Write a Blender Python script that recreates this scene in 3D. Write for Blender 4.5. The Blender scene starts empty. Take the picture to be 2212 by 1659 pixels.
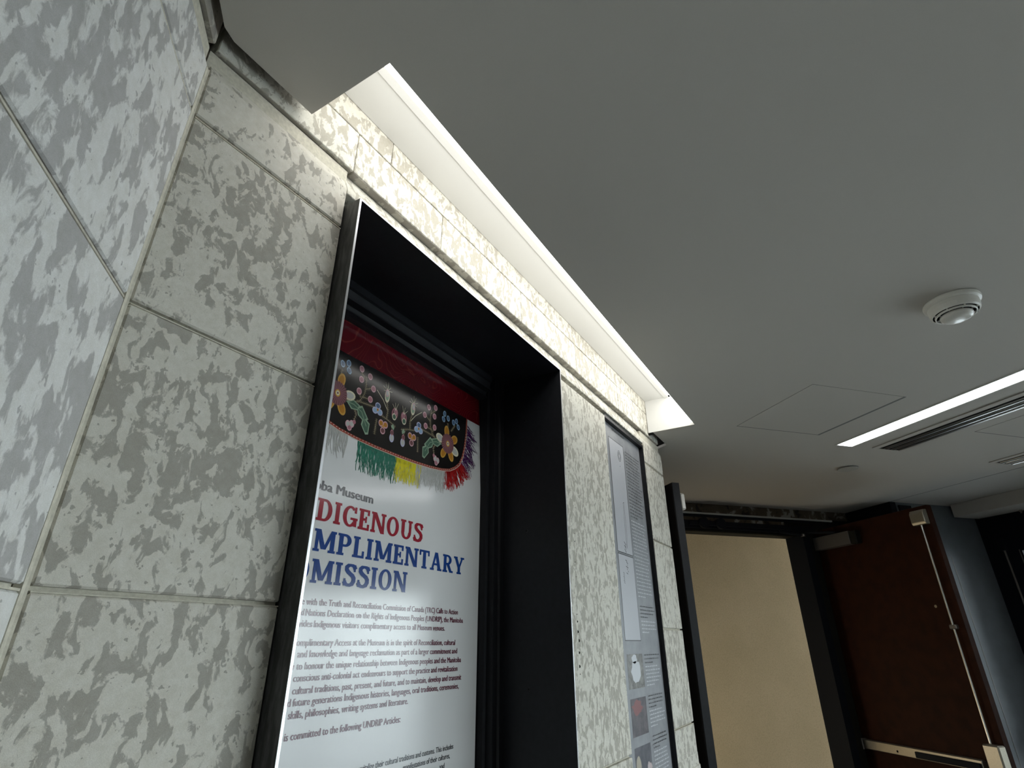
import bpy, bmesh, math, random
from mathutils import Vector, Matrix
rnd = random.Random(7)
C = bpy.context.scene.collection
# ------------------------------------------------------------------ frame of the place
S = 0.88            # scene units -> metres
CAM_H = 1.6         # camera height above the floor
SA, CA = 0.7295703, 0.6839058      # sine / cosine of the angle between the two wall directions
FL = -CAM_H / S     # floor level in scene units (camera = 0)
H = 1.2             # ceiling level
def P(x, y, z): return Vector((S * x, S * y, S * z + CAM_H))
def AB(a, b, z): return P(a * CA + b * SA, a * SA - b * CA, z)
XA = lambda s, d, z: P(s, d, z)                     # frame of the front wall
AA = lambda s, d, z: AB(s, d, z)                    # frame of the turned walls

# ------------------------------------------------------------------ camera, world, lights, exposure
cam = bpy.data.objects.new('camera', bpy.data.cameras.new('camera'))
C.objects.link(cam)
R0 = Vector((0.51619764, -0.85646179, -0.00363249))
R1 = Vector((0.364148, 0.2233103, -0.90417296))
R2 = Vector((0.77520077, 0.46540918, 0.4271511))
M = Matrix((R0, -R1, -R2)).transposed().to_4x4()
M.translation = P(0, 0, 0)
cam.matrix_world = M
cam.data.sensor_width = 36.0
cam.data.lens = 1188.38 / 2212 * 36.0
cam.data.clip_start = 0.02
bpy.context.scene.camera = cam
w = bpy.data.worlds.new('sky'); bpy.context.scene.world = w
w.use_nodes = True
bg = w.node_tree.nodes['Background']
bg.inputs[0].default_value = (0.945, 0.97, 0.985, 1)
bg.inputs[1].default_value = 11.0
vs = bpy.context.scene.view_settings
vs.view_transform = 'Standard'; vs.look = 'None'; vs.gamma = 1.0; vs.use_curve_mapping = False
vs.exposure = 0.16
LED_STRENGTH = 4.2
LINEAR_STRENGTH = 14.0
WARM_POWER = 5.0

# ------------------------------------------------------------------ materials
def mat(name, col=(0.5, 0.5, 0.5), rough=0.6, metal=0.0, coat=0.0, spec=0.5):
    m = bpy.data.materials.new(name); m.use_nodes = True
    b = m.node_tree.nodes['Principled BSDF']
    b.inputs['Base Color'].default_value = (*col, 1)
    b.inputs['Roughness'].default_value = rough
    b.inputs['Metallic'].default_value = metal
    b.inputs['Specular IOR Level'].default_value = spec
    if coat:
        b.inputs['Coat Weight'].default_value = coat
        b.inputs['Coat Roughness'].default_value = 0.12
    return m
def nodes(m): return m.node_tree.nodes, m.node_tree.links, m.node_tree.nodes['Principled BSDF']
def noise(N, scale, detail=2, rough=0.5, dist=0.0):
    n = N.new('ShaderNodeTexNoise'); n.inputs['Scale'].default_value = scale
    n.inputs['Detail'].default_value = detail; n.inputs['Roughness'].default_value = rough
    n.inputs['Distortion'].default_value = dist
    return n
def ramp(N, stops):
    r = N.new('ShaderNodeValToRGB'); e = r.color_ramp.elements
    e[0].position, e[0].color = stops[0][0], (*stops[0][1], 1)
    e[1].position, e[1].color = stops[-1][0], (*stops[-1][1], 1)
    for p, c in stops[1:-1]:
        q = e.new(p); q.color = (*c, 1)
    return r
def speckle(m, col, var=0.12, scale=300, bump=0.0, bscale=300):
    N, L, b = nodes(m)
    tc = N.new('ShaderNodeTexCoord'); n = noise(N, scale, 3)
    L.new(tc.outputs['Object'], n.inputs['Vector'])
    lo = tuple(c * (1 - var) for c in col); hi = tuple(min(1, c * (1 + var)) for c in col)
    r = ramp(N, [(0.3, lo), (0.7, hi)]); L.new(n.outputs['Fac'], r.inputs['Fac'])
    L.new(r.outputs['Color'], b.inputs['Base Color'])
    if bump:
        n2 = noise(N, bscale, 4, 0.6); L.new(tc.outputs['Object'], n2.inputs['Vector'])
        bp = N.new('ShaderNodeBump'); bp.inputs['Strength'].default_value = bump
        bp.inputs['Distance'].default_value = 0.002
        L.new(n2.outputs['Fac'], bp.inputs['Height']); L.new(bp.outputs['Normal'], b.inputs['Normal'])
    return m

def stone_mat(name, light, dark, sc=22.0, thr=0.53, stretch=(1, 1, 0.62), soft=0.02, spread=0.05):
    """mottled limestone: crisp grey-brown burrows in a pale ground, different on every block"""
    m = mat(name, light, 0.75, spec=0.3)
    N, L, b = nodes(m)
    tc = N.new('ShaderNodeTexCoord'); oi = N.new('ShaderNodeObjectInfo')
    comb = N.new('ShaderNodeCombineXYZ')
    mul = []
    for k, f in enumerate((37.0, 91.0, 53.0)):
        q = N.new('ShaderNodeMath'); q.operation = 'MULTIPLY'; q.inputs[1].default_value = f
        L.new(oi.outputs['Random'], q.inputs[0]); L.new(q.outputs[0], comb.inputs[k])
    add = N.new('ShaderNodeVectorMath'); add.operation = 'ADD'
    L.new(tc.outputs['Object'], add.inputs[0]); L.new(comb.outputs[0], add.inputs[1])
    st = N.new('ShaderNodeVectorMath'); st.operation = 'MULTIPLY'; st.inputs[1].default_value = stretch
    L.new(add.outputs[0], st.inputs[0])
    # warp the coordinates for branching shapes
    wn = noise(N, sc * 0.55, 2, 0.5); L.new(st.outputs[0], wn.inputs['Vector'])
    ws = N.new('ShaderNodeVectorMath'); ws.operation = 'SCALE'; ws.inputs[3].default_value = 0.045
    L.new(wn.outputs['Color'], ws.inputs[0])
    wa = N.new('ShaderNodeVectorMath'); wa.operation = 'ADD'
    L.new(st.outputs[0], wa.inputs[0]); L.new(ws.outputs[0], wa.inputs[1])
    n1 = noise(N, sc, 5, 0.56, 0.0); L.new(wa.outputs[0], n1.inputs['Vector'])
    n2 = noise(N, sc * 0.22, 1, 0.5); L.new(st.outputs[0], n2.inputs['Vector'])
    mix = N.new('ShaderNodeMath'); mix.operation = 'MULTIPLY_ADD'
    mix.inputs[1].default_value = 0.22
    L.new(n2.outputs['Fac'], mix.inputs[0]); L.new(n1.outputs['Fac'], mix.inputs[2])     # n1 + .35*n2
    rv = N.new('ShaderNodeMath'); rv.operation = 'MULTIPLY_ADD'; rv.inputs[1].default_value = spread
    L.new(oi.outputs['Random'], rv.inputs[0]); L.new(mix.outputs[0], rv.inputs[2])
    base = thr + 0.11
    r = ramp(N, [(base - soft, light), (base + soft, dark)])
    # small isolated spots
    n5 = noise(N, sc * 2.1, 2, 0.5); L.new(add.outputs[0], n5.inputs['Vector'])
    sp = N.new('ShaderNodeMath'); sp.operation = 'SUBTRACT'; sp.inputs[1].default_value = 0.66; L.new(n5.outputs['Fac'], sp.inputs[0])
    sq = N.new('ShaderNodeMath'); sq.operation = 'MAXIMUM'; sq.inputs[1].default_value = 0.0; L.new(sp.outputs[0], sq.inputs[0])
    sr = N.new('ShaderNodeMath'); sr.operation = 'MULTIPLY_ADD'; sr.inputs[1].default_value = 3.0
    L.new(sq.outputs[0], sr.inputs[0]); L.new(rv.outputs[0], sr.inputs[2])
    L.new(sr.outputs[0], r.inputs['Fac'])
    # tone inside the burrows and in the ground
    n3 = noise(N, sc * 1.7, 4, 0.6); L.new(add.outputs[0], n3.inputs['Vector'])
    r3 = ramp(N, [(0.25, (0.90, 0.89, 0.86)), (0.75, (1.06, 1.06, 1.07))]); L.new(n3.outputs['Fac'], r3.inputs['Fac'])
    n4 = noise(N, 900, 2, 0.6); L.new(add.outputs[0], n4.inputs['Vector'])
    r4 = ramp(N, [(0.3, (0.90, 0.90, 0.90)), (0.7, (1.07, 1.07, 1.07))]); L.new(n4.outputs['Fac'], r4.inputs['Fac'])
    m1 = N.new('ShaderNodeMix'); m1.data_type = 'RGBA'; m1.blend_type = 'MULTIPLY'; m1.inputs[0].default_value = 1
    L.new(r.outputs['Color'], m1.inputs[6]); L.new(r3.outputs['Color'], m1.inputs[7])
    m2 = N.new('ShaderNodeMix'); m2.data_type = 'RGBA'; m2.blend_type = 'MULTIPLY'; m2.inputs[0].default_value = 1
    L.new(m1.outputs[2], m2.inputs[6]); L.new(r4.outputs['Color'], m2.inputs[7])
    L.new(m2.outputs[2], b.inputs['Base Color'])
    bp = N.new('ShaderNodeBump'); bp.inputs['Strength'].default_value = 0.25; bp.inputs['Distance'].default_value = 0.0015
    L.new(n4.outputs['Fac'], bp.inputs['Height']); L.new(bp.outputs['Normal'], b.inputs['Normal'])
    return m

M_stone_l = stone_mat('limestone_pale_grey', (0.70, 0.70, 0.68), (0.43, 0.425, 0.415), sc=34, thr=0.545, stretch=(1, 1, 0.5), soft=0.028)
M_stone_f = stone_mat('limestone_warm_grey', (0.66, 0.635, 0.565), (0.395, 0.375, 0.33), sc=44, thr=0.552)
M_stone_s = stone_mat('limestone_fine_mottle', (0.65, 0.635, 0.565), (0.42, 0.40, 0.345), sc=50, thr=0.545, stretch=(1, 1, 0.55))
M_stone_d = stone_mat('limestone_shaded', (0.54, 0.51, 0.45), (0.34, 0.315, 0.28), sc=26, thr=0.50)  # darker limestone copy: shade of the groove and undersides put into the colour
M_mortar = speckle(mat('mortar', rough=0.9, spec=0.2), (0.58, 0.55, 0.46), 0.12, 120, 0.4, 200)
M_ceil = speckle(mat('ceiling_paint', rough=0.8, spec=0.2), (0.53, 0.505, 0.463), 0.02, 900, 0.05, 500)
M_slot = mat('slot_white_paint', (0.72, 0.72, 0.70), 0.6, spec=0.2)
M_black = speckle(mat('black_powder_coat', rough=0.42, spec=0.28), (0.009, 0.010, 0.0125), 0.2, 60, 0.05, 700)
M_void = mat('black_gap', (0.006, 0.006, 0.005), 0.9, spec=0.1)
def worn_black():
    m = mat('scuffed_black_steel', rough=0.42, spec=0.5); N, L, b = nodes(m)
    tc = N.new('ShaderNodeTexCoord'); mp = N.new('ShaderNodeMapping'); mp.inputs['Scale'].default_value = (1, 30, 6)
    n = noise(N, 3.2, 5, 0.65); L.new(tc.outputs['Object'], mp.inputs[0]); L.new(mp.outputs[0], n.inputs['Vector'])
    r = ramp(N, [(0.42, (0.012, 0.012, 0.012)), (0.75, (0.085, 0.085, 0.085))]); L.new(n.outputs['Fac'], r.inputs['Fac'])
    L.new(r.outputs['Color'], b.inputs['Base Color']); return m
M_worn = worn_black()
M_edge = mat('bare_steel_edge', (0.55, 0.56, 0.58), 0.35, 0.9)
M_door = speckle(mat("red_brown_door", rough=0.6, spec=0.12), (0.028, 0.008, 0.003), 0.25, 14)
M_doordk = speckle(mat('dark_brown_door', rough=0.6, spec=0.3), (0.006, 0.004, 0.003), 0.2, 14)
M_jamb = speckle(mat('dark_olive_steel', rough=0.6, spec=0.2), (0.009, 0.0095, 0.007), 0.2, 20)
M_navy = speckle(mat('navy_grey_paint', rough=0.55), (0.13, 0.148, 0.165), 0.08, 12)
M_navyd = mat('dark_navy_steel', (0.007, 0.009, 0.013), 0.6, spec=0.15)
M_alu = speckle(mat('satin_aluminium', rough=0.38, metal=0.85), (0.40, 0.365, 0.295), 0.08, 200)
M_alud = mat('dark_satin_aluminium', (0.20, 0.185, 0.165), 0.45, 0.8)
M_closer = mat('closer_grey', (0.085, 0.077, 0.070), 0.5)
M_chrome = mat('chrome', (0.7, 0.68, 0.64), 0.2, 1.0)
M_white = mat('white_plastic', (0.74, 0.72, 0.66), 0.2)
M_cream = mat('cream_plastic', (0.78, 0.76, 0.70), 0.35)
M_grille = mat('brushed_grille', (0.30, 0.30, 0.29), 0.3, 0.85)
M_trimgrey = mat('grey_trim', (0.42, 0.42, 0.39), 0.5)
M_line = mat('panel_gap_grey', (0.17, 0.17, 0.16), 0.8)
M_floor = speckle(mat('dark_floor_tile', rough=0.5), (0.10, 0.095, 0.09), 0.15, 10)
M_roomwall = mat('painted_wall', (0.40, 0.39, 0.36), 0.8)
M_ground = mat('pavement', (0.42, 0.43, 0.44), 0.9)
def beige():
    m = mat('sand_fabric_wall', rough=0.9, spec=0.15); N, L, b = nodes(m)
    tc = N.new('ShaderNodeTexCoord'); n = noise(N, 130, 4, 0.65); n2 = noise(N, 3, 3, 0.5)
    L.new(tc.outputs['Object'], n.inputs['Vector']); L.new(tc.outputs['Object'], n2.inputs['Vector'])
    r = ramp(N, [(0.25, (0.56, 0.44, 0.26)), (0.55, (0.72, 0.585, 0.37))]); L.new(n.outputs['Fac'], r.inputs['Fac'])
    r2 = ramp(N, [(0.3, (0.90, 0.90, 0.88)), (0.7, (1.0, 1.0, 1.0))]); L.new(n2.outputs['Fac'], r2.inputs['Fac'])
    mx = N.new('ShaderNodeMix'); mx.data_type = 'RGBA'; mx.blend_type = 'MULTIPLY'; mx.inputs[0].default_value = 1
    L.new(r.outputs['Color'], mx.inputs[6]); L.new(r2.outputs['Color'], mx.inputs[7])
    L.new(mx.outputs[2], b.inputs['Base Color']); return m
M_beige = beige()
def peeled():
    m = mat('peeled_paint', rough=0.9); N, L, b = nodes(m)
    tc = N.new('ShaderNodeTexCoord'); n = noise(N, 9, 5, 0.6, 0.6); L.new(tc.outputs['Object'], n.inputs['Vector'])
    r = ramp(N, [(0.40, (0.018, 0.015, 0.009)), (0.46, (0.07, 0.052, 0.034)), (0.58, (0.085, 0.065, 0.042)), (0.62, (0.26, 0.25, 0.22))])
    L.new(n.outputs['Fac'], r.inputs['Fac']); L.new(r.outputs['Color'], b.inputs['Base Color']); return m
M_peel = peeled()
def emit(name, col, st):
    m = bpy.data.materials.new(name); m.use_nodes = True; N, L = m.node_tree.nodes, m.node_tree.links
    N.remove(N['Principled BSDF']); e = N.new('ShaderNodeEmission')
    e.inputs[0].default_value = (*col, 1); e.inputs[1].default_value = st
    L.new(e.outputs[0], N['Material Output'].inputs[0]); return m
M_led = emit('led_diffuser', (1.0, 0.985, 0.935), LED_STRENGTH)
M_lin = emit('linear_diffuser', (0.97, 0.985, 1.0), LINEAR_STRENGTH)
def glass():
    m = bpy.data.materials.new('clear_glass'); m.use_nodes = True; N, L = m.node_tree.nodes, m.node_tree.links
    N.remove(N['Principled BSDF']); t = N.new('ShaderNodeBsdfTransparent'); g = N.new('ShaderNodeBsdfGlossy')
    g.inputs['Roughness'].default_value = 0.02; t.inputs[0].default_value = (0.92, 0.97, 0.98, 1)
    f = N.new('ShaderNodeFresnel'); f.inputs[0].default_value = 1.45; mx = N.new('ShaderNodeMixShader')
    L.new(f.outputs[0], mx.inputs[0]); L.new(t.outputs[0], mx.inputs[1]); L.new(g.outputs[0], mx.inputs[2])
    L.new(mx.outputs[0], N['Material Output'].inputs[0]); return m
M_glass = glass()
# printed inks: all share the satin laminate of the print
def ink(name, col, rough=0.14, spec=0.5): return mat('ink_' + name, col, rough, spec=spec)
I_white = ink('white', (0.60, 0.605, 0.605))
I_black = ink('black', (0.008, 0.007, 0.007))
I_maroon = ink('maroon', (0.16, 0.02, 0.045)); I_text = ink('text_maroon', (0.115, 0.03, 0.05))
I_red = ink('crimson', (0.27, 0.010, 0.025)); I_blue = ink('royal_blue', (0.010, 0.045, 0.20))
I_grey = ink('charcoal', (0.045, 0.05, 0.055))
PRINT = {k: ink(k, c) for k, c in dict(
    pink=(0.52, 0.30, 0.33), rose=(0.33, 0.14, 0.17), mauve=(0.13, 0.055, 0.06), gold=(0.50, 0.27, 0.05), amber=(0.36, 0.16, 0.02),
    cream=(0.62, 0.58, 0.42), sky=(0.24, 0.36, 0.50), steel=(0.07, 0.12, 0.20), sage=(0.22, 0.31, 0.22), leaf=(0.055, 0.11, 0.075),
    stem=(0.20, 0.17, 0.11), lilac=(0.40, 0.40, 0.55), bead=(0.60, 0.50, 0.42), border=(0.26, 0.05, 0.035),
    green=(0.03, 0.16, 0.11), yellow=(0.62, 0.55, 0.02), silver=(0.40, 0.40, 0.38), purple=(0.06, 0.015, 0.08), scarlet=(0.32, 0.012, 0.012)).items()}
def band_ink():
    m = ink('dark_red_contours', (0.1, 0, 0)); N, L, b = nodes(m)
    tc = N.new('ShaderNodeTexCoord'); n = noise(N, 6.0, 1.5, 0.45, 0.6); L.new(tc.outputs['Object'], n.inputs['Vector'])
    q = N.new('ShaderNodeMath'); q.operation = 'MULTIPLY'; q.inputs[1].default_value = 26.0; L.new(n.outputs['Fac'], q.inputs[0])
    fr = N.new('ShaderNodeMath'); fr.operation = 'PINGPONG'; fr.inputs[1].default_value = 0.5; L.new(q.outputs[0], fr.inputs[0])
    r = ramp(N, [(0.0, (0.20, 0.03, 0.025)), (0.09, (0.095, 0.002, 0.007))]); L.new(fr.outputs[0], r.inputs['Fac'])
    L.new(r.outputs['Color'], b.inputs['Base Color']); return m
I_band = band_ink()

# ------------------------------------------------------------------ mesh helpers
class MB:
    """collects boxes, prisms, sheets and tubes, then links them as ONE mesh object"""
    def __init__(s, frame=XA): s.bm = bmesh.new(); s.f = frame; s.mats = []
    def mi(s, m):
        if m is None: return 0
        if m not in s.mats: s.mats.append(m)
        return s.mats.index(m)
    def faces(s, vs, fs, m=None):
        vv = [s.bm.verts.new(v) for v in vs]; out = []
        for f in fs:
            try:
                q = s.bm.faces.new([vv[i] for i in f]); q.material_index = s.mi(m); out.append(q)
            except ValueError: pass
        return vv, out
    def box(s, s0, s1, d0, d1, z0, z1, m=None, bevel=0.0):
        vs = [s.f(a, d, z) for z in (z0, z1) for d in (d0, d1) for a in (s0, s1)]
        fs = [(0, 1, 3, 2), (4, 6, 7, 5), (0, 4, 5, 1), (2, 3, 7, 6), (0, 2, 6, 4), (1, 5, 7, 3)]
        vv, ff = s.faces(vs, fs, m)
        if bevel:
            es = list({e for f in ff for e in f.edges})
            bmesh.ops.bevel(s.bm, geom=es, offset=bevel, segments=1, affect='EDGES', material=-1)
        return s
    def prism(s, prof, s0, s1, m=None, bevel=0.0):      # prof: list of (d, z), extruded along s
        n = len(prof)
        vs = [s.f(s0, d, z) for d, z in prof] + [s.f(s1, d, z) for d, z in prof]
        fs = [tuple(range(n)), tuple(range(2 * n - 1, n - 1, -1))] + [(i, (i + 1) % n, n + (i + 1) % n, n + i) for i in range(n)]
        vv, ff = s.faces(vs, fs, m)
        if bevel:
            bmesh.ops.bevel(s.bm, geom=list({e for f in ff for e in f.edges}), offset=bevel, segments=1, affect='EDGES', material=-1)
        return s
    def plan(s, poly, z0, z1, m=None):                  # poly in plan (s, d), extruded in z
        n = len(poly)
        vs = [s.f(a, d, z0) for a, d in poly] + [s.f(a, d, z1) for a, d in poly]
        fs = [tuple(range(n)), tuple(range(2 * n - 1, n - 1, -1))] + [(i, (i + 1) % n, n + (i + 1) % n, n + i) for i in range(n)]
        s.faces(vs, fs, m); return s
    def quad(s, pts, m=None): s.faces([s.f(*p) for p in pts], [tuple(range(len(pts)))], m); return s
    def tube(s, p0, p1, r, m=None, n=12, r1=None):
        a, b = s.f(*p0), s.f(*p1); ax = (b - a).normalized()
        u = ax.orthogonal().normalized(); v = ax.cross(u); r1 = r if r1 is None else r1
        vs = [a + (u * math.cos(t) + v * math.sin(t)) * r * S for t in [2 * math.pi * k / n for k in range(n)]] + \
             [b + (u * math.cos(t) + v * math.sin(t)) * r1 * S for t in [2 * math.pi * k / n for k in range(n)]]
        fs = [(k, (k + 1) % n, n + (k + 1) % n, n + k) for k in range(n)] + [tuple(range(n - 1, -1, -1)), tuple(range(n, 2 * n))]
        s.faces(vs, fs, m); return s
    def lathe(s, c, prof, m=None, n=40, a0=0.0, a1=2 * math.pi):          # prof: (radius, z offset)
        full = abs(a1 - a0 - 2 * math.pi) < 1e-6; k = n if full else n + 1; vs = []
        for r, z in prof:
            for i in range(k):
                t = a0 + (a1 - a0) * i / n
                vs.append(s.f(*c) + Vector((r * math.cos(t), r * math.sin(t), z)) * S)
        fs = []
        for j in range(len(prof) - 1):
            for i in range(n):
                i2 = (i + 1) % k
                fs.append((j * k + i, j * k + i2, (j + 1) * k + i2, (j + 1) * k + i))
        s.faces(vs, fs, m); return s
    def build(s, name, m=None, parent=None, origin=None, rot=None, smooth=False):
        bm = s.bm
        if not s.mats: s.mats = [m]
        bmesh.ops.recalc_face_normals(bm, faces=bm.faces)
        if origin is None:
            lo = Vector([min(v.co[i] for v in bm.verts) for i in range(3)]); hi = Vector([max(v.co[i] for v in bm.verts) for i in range(3)])
            origin = (lo + hi) / 2
        W = Matrix.Translation(origin)
        if rot: W = W @ Matrix.Rotation(rot, 4, 'Z')
        bm.transform(W.inverted())
        me = bpy.data.meshes.new(name); bm.to_mesh(me); bm.free()
        for q in s.mats: me.materials.append(q)
        if smooth:
            for p in me.polygons: p.use_smooth = True
        o = bpy.data.objects.new(name, me); C.objects.link(o)
        if parent:
            o.parent = parent
            o.matrix_parent_inverse = parent.matrix_world.inverted()
            o.matrix_world = W
            bpy_fix.append((o, W, parent))
        else: o.matrix_world = W
        return o
bpy_fix = []
def structure(o, label=None, cat=None):
    o['kind'] = 'structure'
    if label: o['label'] = label
    if cat: o['category'] = cat
    return o
def tag(o, label, cat, group=None):
    o['label'] = label; o['category'] = cat
    if group: o['group'] = group
    return o
def thing(name, loc, label, cat, group=None, rot=0):
    o = bpy.data.objects.new(name, None); C.objects.link(o); o.empty_display_size = 0.1
    o.matrix_world = Matrix.Translation(loc) @ Matrix.Rotation(rot, 4, 'Z')
    return tag(o, label, cat, group)
ANG = math.atan2(SA, CA)

# ================================================================== STONE WALLS
YW = 0.95                       # face of the front wall
LB = -0.4082                    # face of the left wall (b coordinate)
fw = lambda s, d, z: P(s, YW + d, z)            # front wall: s = x, d = depth into the wall
lw = lambda s, d, z: AB(s, LB - d, z)           # left wall: s = a, d = depth into the wall
JT = [FL, -1.741, -1.290, -0.838, -0.387, 0.0685, 0.5245, 0.9745]      # joint levels
X0 = 0.331                      # corner of the two walls
A0 = X0 * CA + YW * SA
J = 0.0045                      # half a mortar joint
TOPP = [(0, 1.106), (0.029, 1.181)]             # sloped top of the course under the groove
UPB, UJ, UT = 1.181, 1.3272, 1.50               # upper courses

# ---- front wall
wf = structure(MB(fw).box(X0 - 0.004, 0.7280, 0.012, 0.26, FL, 1.176).box(X0 + 0.02, 3.47, 0.030, 0.26, 1.10, 1.50).box(3.112, 3.47, 0.012, 0.26, FL, 1.176)
               .box(1.8925, 2.512, 0.014, 0.26, FL, 1.05).build('wall_front', M_mortar))
structure(wf, 'mottled limestone wall with black display case under the bright light slot', 'wall')
def block(fr, s0, s1, z0, z1, m, par, depth=0.10, d0=0.0, top=False, bev=0.0028, rot=0):
    mb = MB(fr)
    if top: mb.prism([(d0, z0), (d0, 1.106), (0.029, 1.179), (depth, 1.179), (depth, z0)], s0, s1, None, bev)
    else: mb.box(s0, s1, d0, depth, z0, z1, None, bev)
    return mb.build('stone_block', m, par, rot=rot)
for i in range(len(JT)):
    z0 = JT[i] + J; top = i == len(JT) - 1; z1 = 1.18 if top else JT[i + 1] - J
    block(fw, X0 + 0.004, 0.7275, z0, z1, M_stone_f, wf, top=top, d0=rnd.uniform(-0.0008, 0.0008))
    block(fw, 3.1135, 3.477, z0 + 0.001, z1, M_stone_s, wf, top=top, depth=0.25, d0=rnd.uniform(-0.0008, 0.0008))
for zj in JT[1:]:
    for s0, s1 in ((X0 + 0.006, 0.7270), (3.1145, 3.476)):
        MB(fw).prism([(0.012, zj - J), (0.0006, zj - J + 0.0002), (0.0006, zj - 0.0022), (0.012, zj - 0.0016)], s0, s1).build('mortar_bead', M_mortar, wf)
# a groove like the upper one lower down on the pier is cut as a recess between two courses (skirting ledge)
MB(fw).prism([(0, -0.52), (0.022, -0.535), (0.022, -0.56), (-0.006, -0.575), (-0.006, -0.60), (0.0, -0.62)], 3.1135, 3.480).build('string_course', M_stone_s, wf)
# lintel over the opening: sloped band with a thin front face
for s0, s1 in ((0.7285, 1.686), (1.692, 2.742), (2.748, 3.1125)):
    mb = MB(fw); mb.prism([(0.0, 1.0925), (0.0, 1.106), (0.029, 1.179), (0.10, 1.179), (0.10, 1.0925)], s0, s1, None, 0.0015)
    mb.build('lintel_stone', M_stone_s, wf)
MB(fw).box(0.7285, 3.1125, 0.05, 0.30, 1.05, 1.0925).build('lintel_soffit', M_void, wf)
# slab between the two displays
MB(fw).box(1.8925, 2.512, 0.0, 0.10, -0.405, 1.0690, None, 0.003).build('stone_slab', M_stone_s, wf)
MB(fw).box(1.8925, 2.512, 0.0, 0.10, FL, -0.414, None, 0.003).build('stone_slab', M_stone_s, wf)
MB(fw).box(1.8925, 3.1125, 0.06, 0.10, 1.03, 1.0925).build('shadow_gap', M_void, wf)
# upper courses
row1 = [X0 + 0.004, 0.7390, 1.1295, 1.6580, 2.185, 2.74, 3.2, 3.445]
row2 = [X0 + 0.004, 0.8700, 1.4000, 1.93, 2.46, 2.99, 3.445]
for row, z0, z1 in ((row1, UPB, UJ - 0.0015), (row2, UJ + 0.0015, UT)):
    for a, b in zip(row[:-1], row[1:]):
        block(fw, a + 0.0012, b - 0.0012, z0, z1, M_stone_s, wf, depth=0.25, d0=rnd.uniform(-0.001, 0.001), bev=0.0016)
for a, b in zip(row1[:-1], row1[1:]):
    MB(fw).box(a + 0.003, b - 0.003, 0.004, 0.032, UPB - 0.0015, UPB + 0.001).build('soffit_stone', M_stone_d, wf)  # underside of the upper stones, its shade painted in by the darker limestone
# drilled holes in the slab
for (zz, r) in [(0.40, .0016), (0.37, .002), (0.29, .002), (0.235, .0015), (0.10, .002), (0.075, .004), (0.04, .0048), (0.01, .0055), (-0.03, .005), (-0.075, .0055), (-0.10, .002)]:
    x = 2.06 + rnd.uniform(-.006, .006) + (0.3 - zz) * -0.02
    MB(fw).tube((x, -0.0006, zz), (x + .002, 0.004, zz), r, n=7).build('drill_hole', M_void, wf)

# ---- left wall
wl = structure(MB(lw).box(-3.6, A0, 0.012, 0.26, FL, 1.176).box(-3.6, A0, 0.030, 0.26, 1.10, 1.50).build('wall_left', M_mortar))
structure(wl, 'pale mottled limestone wall nearest the camera at the left', 'wall')
for i in range(len(JT)):
    z0 = JT[i] + J; top = i == len(JT) - 1; z1 = 1.18 if top else JT[i + 1] - J
    cuts = [A0 - 0.003, 0.12 - 0.35 * (i % 2), -0.85 - 0.35 * (i % 2), -1.8 - 0.35 * (i % 2), -2.8 - 0.3 * (i % 2), -3.6]
    for b, a in zip(cuts[:-1], cuts[1:]):
        block(lw, a + J, b - 0.001, z0, z1, M_stone_l, wl, top=top, d0=rnd.uniform(-0.0008, 0.0008), rot=ANG)
for zj in JT[1:]:
    MB(lw).prism([(0.012, zj - J), (0.0004, zj - J + 0.0002), (0.0004, zj - 0.0010), (0.012, zj - 0.0004)], -3.6, A0 - 0.006).build('mortar_bead', M_mortar, wl)
MB(lw).box(A0 - 0.013, A0 - 0.001, -0.0010, 0.01, FL, 1.104).build('pointing_smear', M_mortar, wl)
# solid core behind the inside corner
MB(lw).box(A0 - 0.15, A0 + 0.30, 0.032, 0.30, FL, 1.50).build('corner_core', M_mortar, wl)
for a, b in ((-3.6, -2.4), (-2.4, -1.2), (-1.2, -0.1), (-0.1, A0 - 0.003)):
    block(lw, a + 0.003, b - 0.003, UPB, UT, M_stone_d, wl, depth=0.25, rot=ANG)  # same darkened limestone as the soffit
# pointing along the inside corner
MB(XA).plan([(X0 - 0.004, YW + 0.01), (X0 - 0.005, YW - 0.004), (X0 + 0.002, YW - 0.003), (X0 + 0.006, YW + 0.01)], FL, 1.106).build('corner_pointing', M_mortar, wf)

# ================================================================== CEILING
CE = 0.919                     # ceiling edge along the front wall
SX0, SX1, SY = 0.5628, 3.250, 0.660       # light slot
ZT = 1.4146                    # top of the slot
xc = (CE * CA - 0.3886) / SA
def lpt(a): return (a * CA + (-0.3886) * SA, a * SA + 0.3886 * CA)
ac = 0.90
c1 = lpt(xc * CA + CE * SA - 0.016)
cpoly = [lpt(-3.6), c1, (xc + 0.020, CE), (SX0, CE), (SX0, SY), (SX1, SY), (SX1, CE), (3.536, CE), (3.60, 1.02), (3.60, 3.3), (7.2, 3.3), (9.3, -1.0), (6.0, -7.0), (0.0, -7.0)]
ceil = structure(MB(XA).plan(cpoly, H, H + 0.016).build('ceiling', M_ceil))
structure(ceil, 'flat grey painted plaster ceiling with a narrow black gap along the stone', 'ceiling')
MB(XA).plan([(-3.5, -7), (9.5, -7), (9.5, 3.5), (3.3, 3.5), (3.3, 1.25), (-3.5, 1.25)], 1.52, 1.55).build('upper_slab', M_void, ceil)
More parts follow.
